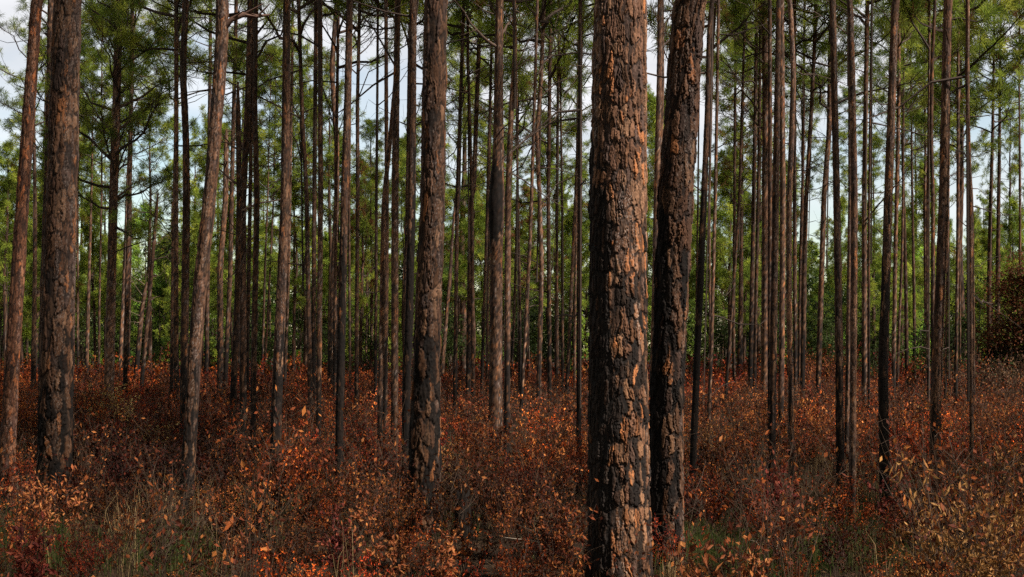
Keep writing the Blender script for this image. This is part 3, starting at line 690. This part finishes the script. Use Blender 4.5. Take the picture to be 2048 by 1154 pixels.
def scatter(vs, X, Y, S, rng, tint, jitterpal=True):
    """copies of variants merged into vertex arrays: stems and leaves"""
    SV = []; SF = []; SC = []; LV = []; LF = []; LC = []; sn = ln_ = 0
    n = len(X); vi = rng.integers(0, len(vs), n); az = rng.random(n)*6.28; G = ground_z(X, Y)
    for v in range(len(vs)):
        sel = np.where(vi == v)[0]
        if not len(sel): continue
        sV, sF, sC, lV, lF, lC = vs[v]
        ca, sa = np.cos(az[sel]), np.sin(az[sel]); s = S[sel]
        def xf(V):
            x = (V[None, :, 0]*ca[:, None]-V[None, :, 1]*sa[:, None])*s[:, None]+X[sel][:, None]
            y = (V[None, :, 0]*sa[:, None]+V[None, :, 1]*ca[:, None])*s[:, None]+Y[sel][:, None]
            z = V[None, :, 2]*s[:, None]+G[sel][:, None]
            return np.stack([x, y, z], -1).reshape(-1, 3)
        m = len(sel)
        SV.append(xf(sV)); SF.append((sF[None]+(np.arange(m)*len(sV))[:, None, None]+sn).reshape(-1, sF.shape[1])); SC.append(np.tile(sC, (m, 1))); sn += m*len(sV)
        LV.append(xf(lV)); LF.append((lF[None]+(np.arange(m)*len(lV))[:, None, None]+ln_).reshape(-1, lF.shape[1])); ln_ += m*len(lV)
        LC.append((lC[None]*tint[sel][:, None, :]).reshape(-1, 3))
    return [np.concatenate(a) for a in (SV, SF, SC, LV, LF, LC)]
rng = np.random.default_rng(3)
def field(d0, d1, dens, margin=1.12):
    area = 0.36*margin*2*(d1*d1-d0*d0)/2; n = int(area*dens)
    y = np.sqrt(d0*d0+(d1*d1-d0*d0)*rng.random(n)); x = (rng.random(n)*2-1)*0.36*margin*y
    return x, y
def tints(x, y):
    a = fbm(x*0.55+20, y*0.35+20, 61)[:, None]; b = fbm(x*0.8+90, y*0.5, 71)[:, None]; c = rng.random((len(x), 1))
    t = np.where(a < 0.45, np.array([0.95, 0.58, 0.75]), np.where(a < 0.56, np.array([1.0, 0.95, 0.9]), np.array([1.2, 1.75, 1.9])))
    t = np.where(c < 0.07, np.array([1.7, 2.3, 2.3]), t); t = np.where((c > 0.85), np.array([0.55, 0.75, 0.8]), t)
    t = np.where((c > 0.12) & (c < 0.27), np.array([1.8, 1.6, 1.1]), t); t = t*np.exp(rng.normal(size=(len(x), 1))*.33)
    return t*np.clip(-0.95+3.4*b, .16, 1.5)*np.array([.96, .70, .56])
def clear(x, y, keep):
    # keep trunks' feet clear of stems and thin the cover out in patches
    p = keep(x, y)
    for u, v in ((1680, 1070), (1990, 985), (1900, 1000), (900, 960), (60, 1110), (560, 960), (1350, 1110), (240, 1110)):
        dg = FPX*CAMH/(v-HZ); p = np.where(((x-PX(u, dg))/.42)**2+((y-dg)/1.3)**2 < 1, p*.3, p)
    p = np.where((x > -.62) & (x < -.2) & (y > 10.2) & (y < 12.3), p*.12, p)      # in front of the stump
    k = rng.random(len(x)) < p; return x[k], y[k]
keep1 = lambda x, y: np.clip((fbm(x*0.8+5, y*0.8, 81)-0.40)*7, np.interp(y, [7, 8.5, 11], [.12, .2, .55]), 1)
x, y = field(6.5, 13.5, 9); x, y = clear(x, y, keep1)
S1 = (0.55+0.35*rng.random(len(x)))*np.interp(y, [6, 8.5, 11, 13.5], [0.6, 0.7, 1.0, 1.15])*(.75+.5*fbm(x*.9+3, y*.9, 88))
g1 = scatter(V1, x, y, S1, rng, tints(x, y))
x, y = field(13.5, 27, 5.6); x, y = clear(x, y, lambda x, y: np.clip((fbm(x*0.6+5, y*0.4, 83)-0.40)*8, 0.15, 1))
g2 = scatter(V2, x, y, (0.6+0.55*rng.random(len(x)))*(.65+.8*fbm(x*.7+3, y*.5, 89)), rng, tints(x, y))
x, y = field(27, 74, 4.2); x, y = clear(x, y, lambda x, y: np.clip((fbm(x*0.4+5, y*0.25, 84)-0.36)*8, 0.3, 1))
g3 = scatter(V3, x, y, (0.58+0.55*rng.random(len(x)))*(.7+.7*fbm(x*.5+3, y*.3, 90)), rng, tints(x, y))
x, y = field(42, 76, .25); g6 = scatter(V3, x, y, 1.3+1.1*rng.random(len(x)), rng, tints(x, y)*.8)
x, y = field(8, 40, 1.3)
g4 = scatter(VT, x, y, .7+.6*rng.random(len(x)), rng, np.tile([1., 1, 1], (len(x), 1))*(.6+.8*rng.random((len(x), 1))))
x, y = field(13, 32, .6)
g5 = scatter(VS, x, y, .7+.6*rng.random(len(x)), rng, tints(x, y)*1.2)
ug = bpy.data.objects.new('scorched_undergrowth', None)
def merge(parts):
    n = 0; V = []; F = []; Cc = []
    for v, f, c in parts: V.append(v); F.append(f+n); Cc.append(c); n += len(v)
    return np.concatenate(V), F, np.concatenate(Cc)
allp = []
for g in (g1, g2, g3, g4, g5, g6): allp += [(g[0], g[1], g[2]), (g[3], g[4], g[5])]
V, F, c = merge(allp)
bpy.data.objects.remove(ug)
tag(obj('scorched_undergrowth', mesh('scorched_undergrowth', V, F, M_LEAF, c)), 'rust brown scorched low brush covering the floor of the wood', 'undergrowth', kind='stuff')

# grasses and litter
def blades(px, py_, n, rng, h, wd, pal, spread, lean=0.5):
    """n blades at each clump centre"""
    k = len(px)*n; X = np.repeat(px, n)+rng.normal(size=k)*spread; Y = np.repeat(py_, n)+rng.normal(size=k)*spread
    b = np.stack([X, Y, ground_z(X, Y)], -1); a = rng.random(k)*6.28; H_ = (h*(0.5+0.8*rng.random(k)))[:, None]
    hd = np.stack([np.cos(a), np.sin(a), 0*a], -1); ln = (lean*rng.random(k))[:, None]; sd = np.stack([-np.sin(a+.7), np.cos(a+.7), 0*a], -1)*wd/2
    m = b+hd*ln*H_*0.35+np.array([0, 0, .62])*H_; t = b+hd*ln*H_*1.1+np.array([0, 0, 1.0])*H_*(1-0.4*ln)
    V = np.stack([b-sd, b+sd, m+sd*.8, m-sd*.8, t], 1).reshape(-1, 3); i = np.arange(k)[:, None]*5
    c = np.repeat(pal[rng.integers(0, len(pal), k)]*(0.7+0.6*rng.random((k, 1))), 5, 0)
    return V, [i+np.array([0, 1, 2, 3]), i+np.array([3, 2, 4])], c
def blade_obj(name, label, cat, args, mat):
    V = []; F = [[], []]; Cc = []; n = 0
    for a in args:
        v, f, c = blades(*a); V.append(v); F[0].append(f[0]+n); F[1].append(f[1]+n); Cc.append(c); n += len(v)
    tag(obj(name, mesh(name, np.concatenate(V), [np.concatenate(F[0]), np.concatenate(F[1])], mat, np.concatenate(Cc))), label, cat, kind='stuff')
gr = np.random.default_rng(8)
def patch(n, pxc, pyc, spx, spy):
    Pyy = pyc+gr.normal(size=n)*spy; Pyy = np.clip(Pyy, 800, 1250); d = FPX*CAMH/(Pyy-HZ); xx = PX(pxc+gr.normal(size=n)*spx, d); return xx, d
gp = [patch(260, *a) for a in ((1680, 1070, 130, 45), (1990, 985, 60, 30), (1900, 1000, 50, 30), (900, 960, 40, 45), (60, 1110, 60, 30), (520, 970, 60, 50), (1560, 1120, 80, 25), (330, 1120, 60, 20), (1350, 1110, 60, 25))]
gx_ = np.concatenate([a[0] for a in gp]); gy_ = np.concatenate([a[1] for a in gp])
x2, y2 = field(7, 24, 2.2)
PG = np.array([[.046, .068, .014], [.060, .080, .018], [.035, .05, .012], [.10, .095, .03]]); PS = np.array([[.22, .14, .06], [.15, .09, .04], [.30, .20, .09], [.10, .06, .03]])
blade_obj('green_grass', 'fine green grass coming up between the scorched shrubs', 'grass', [(gx_, gy_, 10, gr, .20, .0045, PG, .06), (x2, y2, 6, gr, .12, .004, PG, .07)], M_GREEN)
x3, y3 = field(6.5, 30, 3.0)
blade_obj('dry_grass', 'dry straw coloured grass blades standing among the brush', 'grass', [(x3, y3, 10, gr, .26, .0022, PS, .05, 1.5)], M_LEAF)
x6, y6 = field(9, 45, 4.0); kk6 = fbm(x6*.7+33, y6*.35, 95) > .55; x6, y6 = x6[kk6], y6[kk6]
blade_obj('straw_grass', 'patches of tall straw coloured dead grass among the shrubs', 'grass', [(x6, y6, 16, gr, .52, .004, PS*1.1, .07, 1.0)], M_LEAF)
x4, y4 = field(6.5, 17, 420); k = len(x4); a4 = gr.random(k)*6.28; L4 = (.05+.07*gr.random(k)); z4 = ground_z(x4, y4)+.008+.03*gr.random(k)
dd = np.stack([np.cos(a4), np.sin(a4), gr.normal(size=k)*.15], -1)*L4[:, None]; ss = np.stack([-np.sin(a4), np.cos(a4), 0*a4], -1)*.0016; bb = np.stack([x4, y4, z4], -1)
V = np.stack([bb-dd, bb+ss, bb+dd, bb-ss], 1).reshape(-1, 3)
PN = np.array([[.13, .065, .03], [.08, .04, .02], [.20, .12, .06], [.035, .022, .015]])
tag(obj('pine_straw', mesh('pine_straw', V, np.arange(4*k).reshape(-1, 4), M_LEAF, np.repeat(PN[gr.integers(0, 4, k)], 4, 0))), 'brown pine needle litter lying on the forest floor', 'pine litter', kind='stuff')
# fallen leaves on the ground
x5, y5 = field(6.5, 17, 60); k = len(x5); D5 = unit(np.stack([gr.normal(size=k), gr.normal(size=k), .12*gr.normal(size=k)], -1)); cc = np.concatenate([P_RUST, P_BRN])[gr.integers(0, 10, k)]
Vl, Fl, Cl = leaves(np.stack([x5, y5, ground_z(x5, y5)+.015], -1), D5, gr, .055, .028, cc)
tag(obj('leaf_litter', mesh('leaf_litter', Vl, Fl, M_LEAF, Cl)), 'fallen rust and brown leaves scattered over the soil', 'leaf litter', kind='stuff')

# ------------------------------------------------------------------ shrubs one can point at
def put_shrub(px, top, base, label, seed, name='shrub', cat='shrub', wpx=60, **kw):
    """base: photo row where it meets the ground; top: row of its top"""
    d = FPX*CAMH/(base-HZ); H = max(0.15, PZ(top, d)); R = wpx/2/FPX*d
    X = PX(px, d); root = bpy.data.objects.new(name, None); C.objects.link(root); root.location = (X, d, float(ground_z(X, d)))
    kw['ln'] *= .78; kw['wd'] *= .78; kw['per'] = int(kw['per']*1.35)
    st, (V, F, c) = shrub(seed, H=H/1.0, R=R, **kw)
    obj('stems', st.mesh('stems', M_TWIG), root); obj('leaves', mesh('leaves', V, F, M_LEAF, c), root)
    tag(root, label, cat, 'scorched shrubs standing out of the brush'); return root
put_shrub(1885, 905, 1165, 'tall shrub with long pale tan hanging leaves below the brown right pine', 401, pal=P_TAN, stems=6, per=16, ln=.10, wd=.03, wpx=150, droop=.7)
put_shrub(1960, 1000, 1290, 'dense golden tan leafy shrub filling the bottom right corner', 402, pal=P_TAN, stems=16, per=60, ln=.05, wd=.020, wpx=210, droop=.3)
put_shrub(1840, 1030, 1250, 'tan shrub with narrow leaves at the bottom, left of the golden corner shrub', 403, pal=P_TAN, stems=9, per=30, ln=.055, wd=.025, wpx=140)
put_shrub(2030, 860, 1080, 'tan-leaved shrub at the right edge above the golden corner shrub', 404, pal=P_TAN, stems=10, per=30, ln=.055, wd=.025, wpx=110)
put_shrub(1545, 905, 1110, 'crimson red shrub in front of the tight row of trunks', 405, pal=P_RED, stems=6, per=30, ln=.06, wd=.032, wpx=70)
put_shrub(1785, 950, 1090, 'dark red shrub around the foot of the charred right pine', 406, pal=P_RED, stems=8, per=30, ln=.055, wd=.028, wpx=90)
put_shrub(110, 935, 1110, 'bright orange-brown shrub at the foot of the broad left pine', 407, pal=P_ORG, stems=9, per=34, ln=.06, wd=.028, wpx=190)
put_shrub(85, 1050, 1270, 'deep red big-leaved shrub in the bottom left corner', 408, pal=P_RED, stems=8, per=24, ln=.075, wd=.036, wpx=120)
put_shrub(465, 1015, 1150, 'small bright orange shrub below the pale curved pine', 409, pal=P_ORG, stems=6, per=26, ln=.05, wd=.026, wpx=75)
put_shrub(760, 1030, 1240, 'upright copper-leaved shrub at the bottom left of the broad middle pine', 410, pal=P_ORG, stems=5, per=38, ln=.05, wd=.026, wpx=80)
put_shrub(885, 1070, 1200, 'round orange shrub at the bottom below the broad middle pine', 411, pal=P_ORG, stems=7, per=32, ln=.05, wd=.028, wpx=80)
put_shrub(1140, 1020, 1230, 'rusty shrub against the left foot of the largest pine', 412, pal=P_RUST, stems=8, per=34, ln=.055, wd=.028, wpx=100)
put_shrub(780, 712, 905, 'tall sapling with bright orange leaves in front of the stout trunks', 413, pal=P_ORG, stems=4, per=24, ln=.075, wd=.032, wpx=60, leafy=.6, droop=.6)
put_shrub(700, 745, 900, 'thin sapling with a few orange leaves beside the sooty pine', 414, pal=P_ORG, stems=3, per=12, ln=.07, wd=.03, wpx=45, leafy=.6, droop=.6)
put_shrub(1868, 725, 960, 'sapling with tan leaves clustered in front of the brown right pine', 415, pal=P_TAN, stems=3, per=26, ln=.06, wd=.03, wpx=30, leafy=.7, droop=.5)
put_shrub(222, 775, 890, 'yellow-leaved shrub glowing between the broad left pine and limby pine', 416, pal=P_YEL, stems=14, per=50, ln=.06, wd=.03, wpx=130)
put_shrub(320, 830, 935, 'tan and yellow shrub left of the pale curved pine', 417, pal=P_YEL, stems=7, per=30, ln=.055, wd=.028, wpx=80)
put_shrub(1420, 835, 960, 'pale straw-coloured shrub right of the thin black pine', 418, pal=P_TAN*.8, stems=12, per=20, ln=.05, wd=.018, wpx=50)
put_shrub(1500, 1085, 1230, 'orange shrub at the bottom edge right of the second-largest pine', 419, pal=P_ORG, stems=7, per=30, ln=.06, wd=.03, wpx=90)
put_shrub(1395, 1080, 1260, 'low shrub with large curled orange leaves beside the second-largest pine', 420, pal=P_ORG, stems=4, per=10, ln=.10, wd=.045, wpx=110, droop=.5)
put_shrub(640, 850, 980, 'copper shrub between the tapering left pine and sooty pine', 421, pal=P_ORG*.85, stems=8, per=30, ln=.05, wd=.026, wpx=80)
put_shrub(985, 800, 905, 'orange brush clump at the foot of the black-scarred pine', 422, pal=P_ORG, stems=8, per=34, ln=.05, wd=.028, wpx=80)
put_shrub(905, 880, 1010, 'tan shrub against the right side of the broad middle pine', 423, pal=P_TAN, stems=6, per=24, ln=.055, wd=.026, wpx=55)
put_shrub(690, 1010, 1180, 'dark wine-red shrub low at the bottom centre left', 424, pal=P_RED*.8, stems=10, per=30, ln=.05, wd=.026, wpx=130)
put_shrub(1100, 960, 1150, 'dark rusty shrub left of the largest pine above the bare stick', 425, pal=P_RUST*.8, stems=9, per=30, ln=.05, wd=.026, wpx=120)

# bare pale dead stick, charred stump, straw tuft, fallen stick
def bare(px, by, label, branches, col, name='bare_branch', cat='dead branch'):
    d = FPX*CAMH/(by-HZ); X = PX(px, d); a = Acc()
    for pts, r in branches:
        P = np.array([[PX(u, d)-X, dy_, PZ(v, d)] for u, v, dy_ in pts]); S = np.linspace(0, 1, len(P)); tube(a, P, r*(1-.7*S), col, 6)
    o = obj(name, a.mesh(name, M_TWIG, True), None, (X, d, 0)); return tag(o, label, cat)
bare(1085, 1175, 'bare pale forked stick standing in the brush left of the largest pine', [([(1092, 1172, 0), (1086, 1120, .02), (1078, 1085, 0), (1070, 1062, -.02), (1050, 1055, 0), (1031, 1048, .03)], .006), ([(1078, 1085, 0), (1060, 1078, -.03), (1035, 1076, -.05), (1010, 1073, -.04)], .004), ([(1070, 1062, -.02), (1068, 1045, 0), (1072, 1030, .02)], .003)], (.42, .33, .25))
bare(1560, 1150, 'curved pale dead stem on the grass below the tight row of trunks', [([(1540, 1148, 0), (1555, 1100, .05), (1562, 1070, .03), (1565, 1055, 0)], .004), ([(1535, 1120, 0), (1515, 1085, .05), (1500, 1080, 0)], .003)], (.35, .27, .2))
d = FPX*CAMH/(1075-HZ); X = PX(926, d); zz = np.linspace(-.05, .36, 18)
V, F, c = make_trunk(np.stack([zz, 0*zz, 0*zz, .072-0.05*zz], 1), 900, 3, 1.0, 0, 0.9, 12)
top = np.abs(V[:, 2]-V[:, 2].max()) < 1e-6; st_ = V[:, 2] > .24; V[st_, 2] += (.05*np.sin(np.arctan2(V[st_, 1], V[st_, 0])*3)*(V[st_, 2]-.24)/.1)
ci_ = len(V); nr_ = top.sum(); ti = np.where(top)[0]; V = np.concatenate([V, [[0, 0, .31]]]); c = np.concatenate([c, [[.012, .011, .01]]])
F2 = np.stack([ti, np.roll(ti, -1), np.full(nr_, ci_)], 1)
tag(obj('charred_stump', mesh('charred_stump', V, [F, F2], M_BARK, c, True), None, (X, d, 0)), 'small black charred stump in the brush right of the broad middle pine', 'stump')
def tuft(px, by, label, seed, h=.4, n=70, pal=PS, lean=.9, sp=.03, cat='grass tuft'):
    d = FPX*CAMH/(by-HZ); rg = np.random.default_rng(seed); X = PX(px, d)
    V, F, c = blades(np.array([0.]), np.array([0.]), n, rg, h, .006, pal, sp, lean); 
    tag(obj('grass_tuft', mesh('grass_tuft', V, F, M_LEAF, c), None, (X, d, 0)), label, cat, 'grass tufts')
tuft(38, 1060, 'pale straw grass tuft arching below the reddish edge pine', 1, .33)
tuft(1935, 1040, 'golden dry grass tuft right of the brown right pine foot', 2, .35)
tuft(690, 1120, 'dry straw grass tuft at the bottom left of the upright copper-leaved shrub', 3, .25)
tuft(1340, 1180, 'dry grass tuft at the foot of the second-largest pine', 4, .25)

# ------------------------------------------------------------------ green understory far behind
def bush(seed, H, R, k, leaf, pal=P_GRN, lobes=9, low=0.05, wdf=0.6):
    rg = np.random.default_rng(seed); st = Acc(); c0 = []
    for i in range(lobes):
        a = rg.random()*6.28; rr_ = R*math.sqrt(rg.random())*.75; zc = H*(low+.12+.75*rg.random()); rr_ *= (1.15-zc/H*.75)
        p = np.array([math.cos(a)*rr_, math.sin(a)*rr_, zc]); c0.append((p, R*(.28+.3*rg.random())*(1.2-.5*zc/H)))
        tube(st, [[0, 0, 0], [p[0]*.3, p[1]*.3, zc*.6], p], [.03*H/5, .02*H/5, .006], (.10, .07, .05), 4)
    LP = []; sh = []
    for p, r in c0:
        n = k//lobes; v = unit(rg.normal(size=(n, 3))); q = p+v*(r*(.35+.75*rg.random((n, 1)))*np.array([1, 1, .8])); LP.append(q); sh.append(np.full((n, 1), .75+.5*rg.random()))
    LP = np.concatenate(LP); sh = np.concatenate(sh); LP[:, 2] = np.abs(LP[:, 2])
    D = unit(rg.normal(size=LP.shape)+np.array([0, 0, -.2])); cols = pal[rg.integers(0, len(pal), len(LP))]*sh*(.8+.4*rg.random((len(LP), 1)))
    V, F, c = leaves(LP, D, rg, leaf, leaf*wdf, cols, False); sV, sF, sC = st.get()
    return sV, sF[0], sC, V, F, c
def young(seed, H, R):
    br, (V, F, c) = gen_crown(seed, H, R, 26, per=5, n=22, ln=.24, wd=.022, dead=0, rise=(15, 60), bright=.35, thick=.02)
    tube(br, [[0, 0, -.1], [0, 0, H*.5], [0, 0, H]], [.05, .035, .01], (.12, .08, .06), 5)
    sV, sF, sC = br.get(); return sV, np.concatenate([sF[-1]]), sC, V, F, c
VB = [bush(500+i, 5.2+(i % 3)*.9, 1.9, 1500, .15) for i in range(6)]+[young(600+i, 5.5+i*.5, 1.5) for i in range(4)]
rb = np.random.default_rng(44)
nB = 400; dB = 66+85*rb.random(nB)**.8; xB = (rb.random(nB)*2-1)*.40*dB
tB = np.tile([.95, .95, .95], (nB, 1))*(.35+1.15*rb.random((nB, 1))); tB[:, 0] *= .72+.35*rb.random(nB)
gB = scatter(VB, xB, dB, (.9+.65*rb.random(nB))*np.interp(dB, [66, 84], [.35, 1]), rb, tB)
V, F, c = merge([(gB[0], gB[1], gB[2]), (gB[3], gB[4], gB[5])])
tag(obj('distant_woods', mesh('distant_woods', V, F, M_GREEN, c)), 'bright green leafy understory of the distant wood behind all the trunks', 'distant woods', kind='stuff')

def put_bush(px, d, H, R, label, seed, pals=None, k=2600, leaf=.11, lobes=12, name='green_bush', cat='bush'):
    a = bush(seed, H, R, k, leaf, P_GRN if pals is None else pals, lobes); X = PX(px, d)
    root = bpy.data.objects.new(name, None); C.objects.link(root); root.location = (X, d, 0)
    obj('stems', mesh('stems', a[0], a[1], M_TWIG, a[2]), root); obj('leaves', mesh('leaves', a[3], a[4], M_GREEN, a[5]), root)
    return tag(root, label, cat, 'bushes at the far edge of the burn')
put_bush(1870, 52, 2.6, 1.5, 'green leafy bush left of the vine-covered thicket', 701)
put_bush(1925, 50, 3.4, 1.0, 'taller yellow-green bush touching the left side of the vine-covered thicket', 702)
put_bush(1655, 60, 3.0, 1.1, 'green bush behind the tight row of trunks, left of the straight dark pine', 703)
put_bush(1740, 64, 2.6, 1.3, 'low green bush between the straight dark pine and charred right pine', 704)
put_bush(905, 62, 3.2, 1.3, 'bright green bush at far right of the broad middle pine', 705)
put_bush(730, 66, 2.6, 1.5, 'round green bush far behind the sooty pine', 706)
put_bush(525, 66, 2.4, 1.5, 'pale green bush left of the tapering left pine', 707)
put_bush(1120, 66, 3.3, 1.8, 'broad green bush far behind the thin trunks left of the largest pine', 708)
put_bush(300, 64, 2.3, 1.4, 'grey-green bush at the far end behind the limby pine', 709)
put_bush(1440, 66, 3.0, 1.6, 'dark green bush behind the thin black pine', 710)
# the vine-covered thicket at the right edge: rust-brown crown over dark green leaves
rg = np.random.default_rng(5)
PV = np.array([[.12, .040, .018], [.085, .030, .015], [.17, .055, .022], [.11, .05, .02], [.09, .10, .02]]); PD = np.array([[.030, .045, .016], [.045, .065, .02], [.06, .045, .02], [.035, .03, .018]])
d = 44; root = bpy.data.objects.new('vine_thicket', None); C.objects.link(root); root.location = (PX(2046, d), d, 0); root.scale = (1, 1, .77)
a1 = bush(801, 3.2, 2.0, 15000, .13, PD, 22, 0.0); a2 = bush(802, 4.3, 2.1, 11000, .10, PV, 26, .42)
a3 = bush(803, 5.0, 2.8, 2600, .10, PV, 30, .3)
V, F, c = merge([(a1[3], a1[4], a1[5]), (a2[3], a2[4], a2[5]), (a3[3], a3[4], a3[5])]); obj('leaves', mesh('leaves', V, F, M_GREEN, c), root)
V, F, c = merge([(a1[0], a1[1], a1[2]), (a2[0], a2[1], a2[2]), (a3[0], a3[1], a3[2])]); obj('stems', mesh('stems', V, F, M_TWIG, c), root)
tag(root, 'big mound of reddish brown vines over dark green leaves at the right edge', 'thicket')
# tall dull brown brush below the thicket
for i, (px, d, H, lab) in enumerate(((1990, 36, 1.5, 'tall dull brown brush below the vine-covered thicket'), (1930, 40, 1.7, 'reddish brown brush clump left of the vine-covered thicket'), (2045, 33, 1.4, 'dark brown brush at the right edge under the thicket'), (1655, 46, 1.6, 'reddish brush mound behind the tight row of trunks'), (1620, 50, 1.7, 'tall rusty brush behind the forked trunks near the slanting pine'))):
    st, (V, F, c) = shrub(820+i, H=H, R=1.3, stems=34, per=34, ln=.07, wd=.035, pal=P_BRN if i in (0, 2) else P_RUST*.8, fold=False)
    root = bpy.data.objects.new('brown_brush', None); C.objects.link(root); root.location = (PX(px, d), d, 0)
    obj('stems', st.mesh('stems', M_TWIG), root); obj('leaves', mesh('leaves', V, F, M_LEAF, c), root)
    tag(root, lab, 'brush', 'tall brown brush clumps')
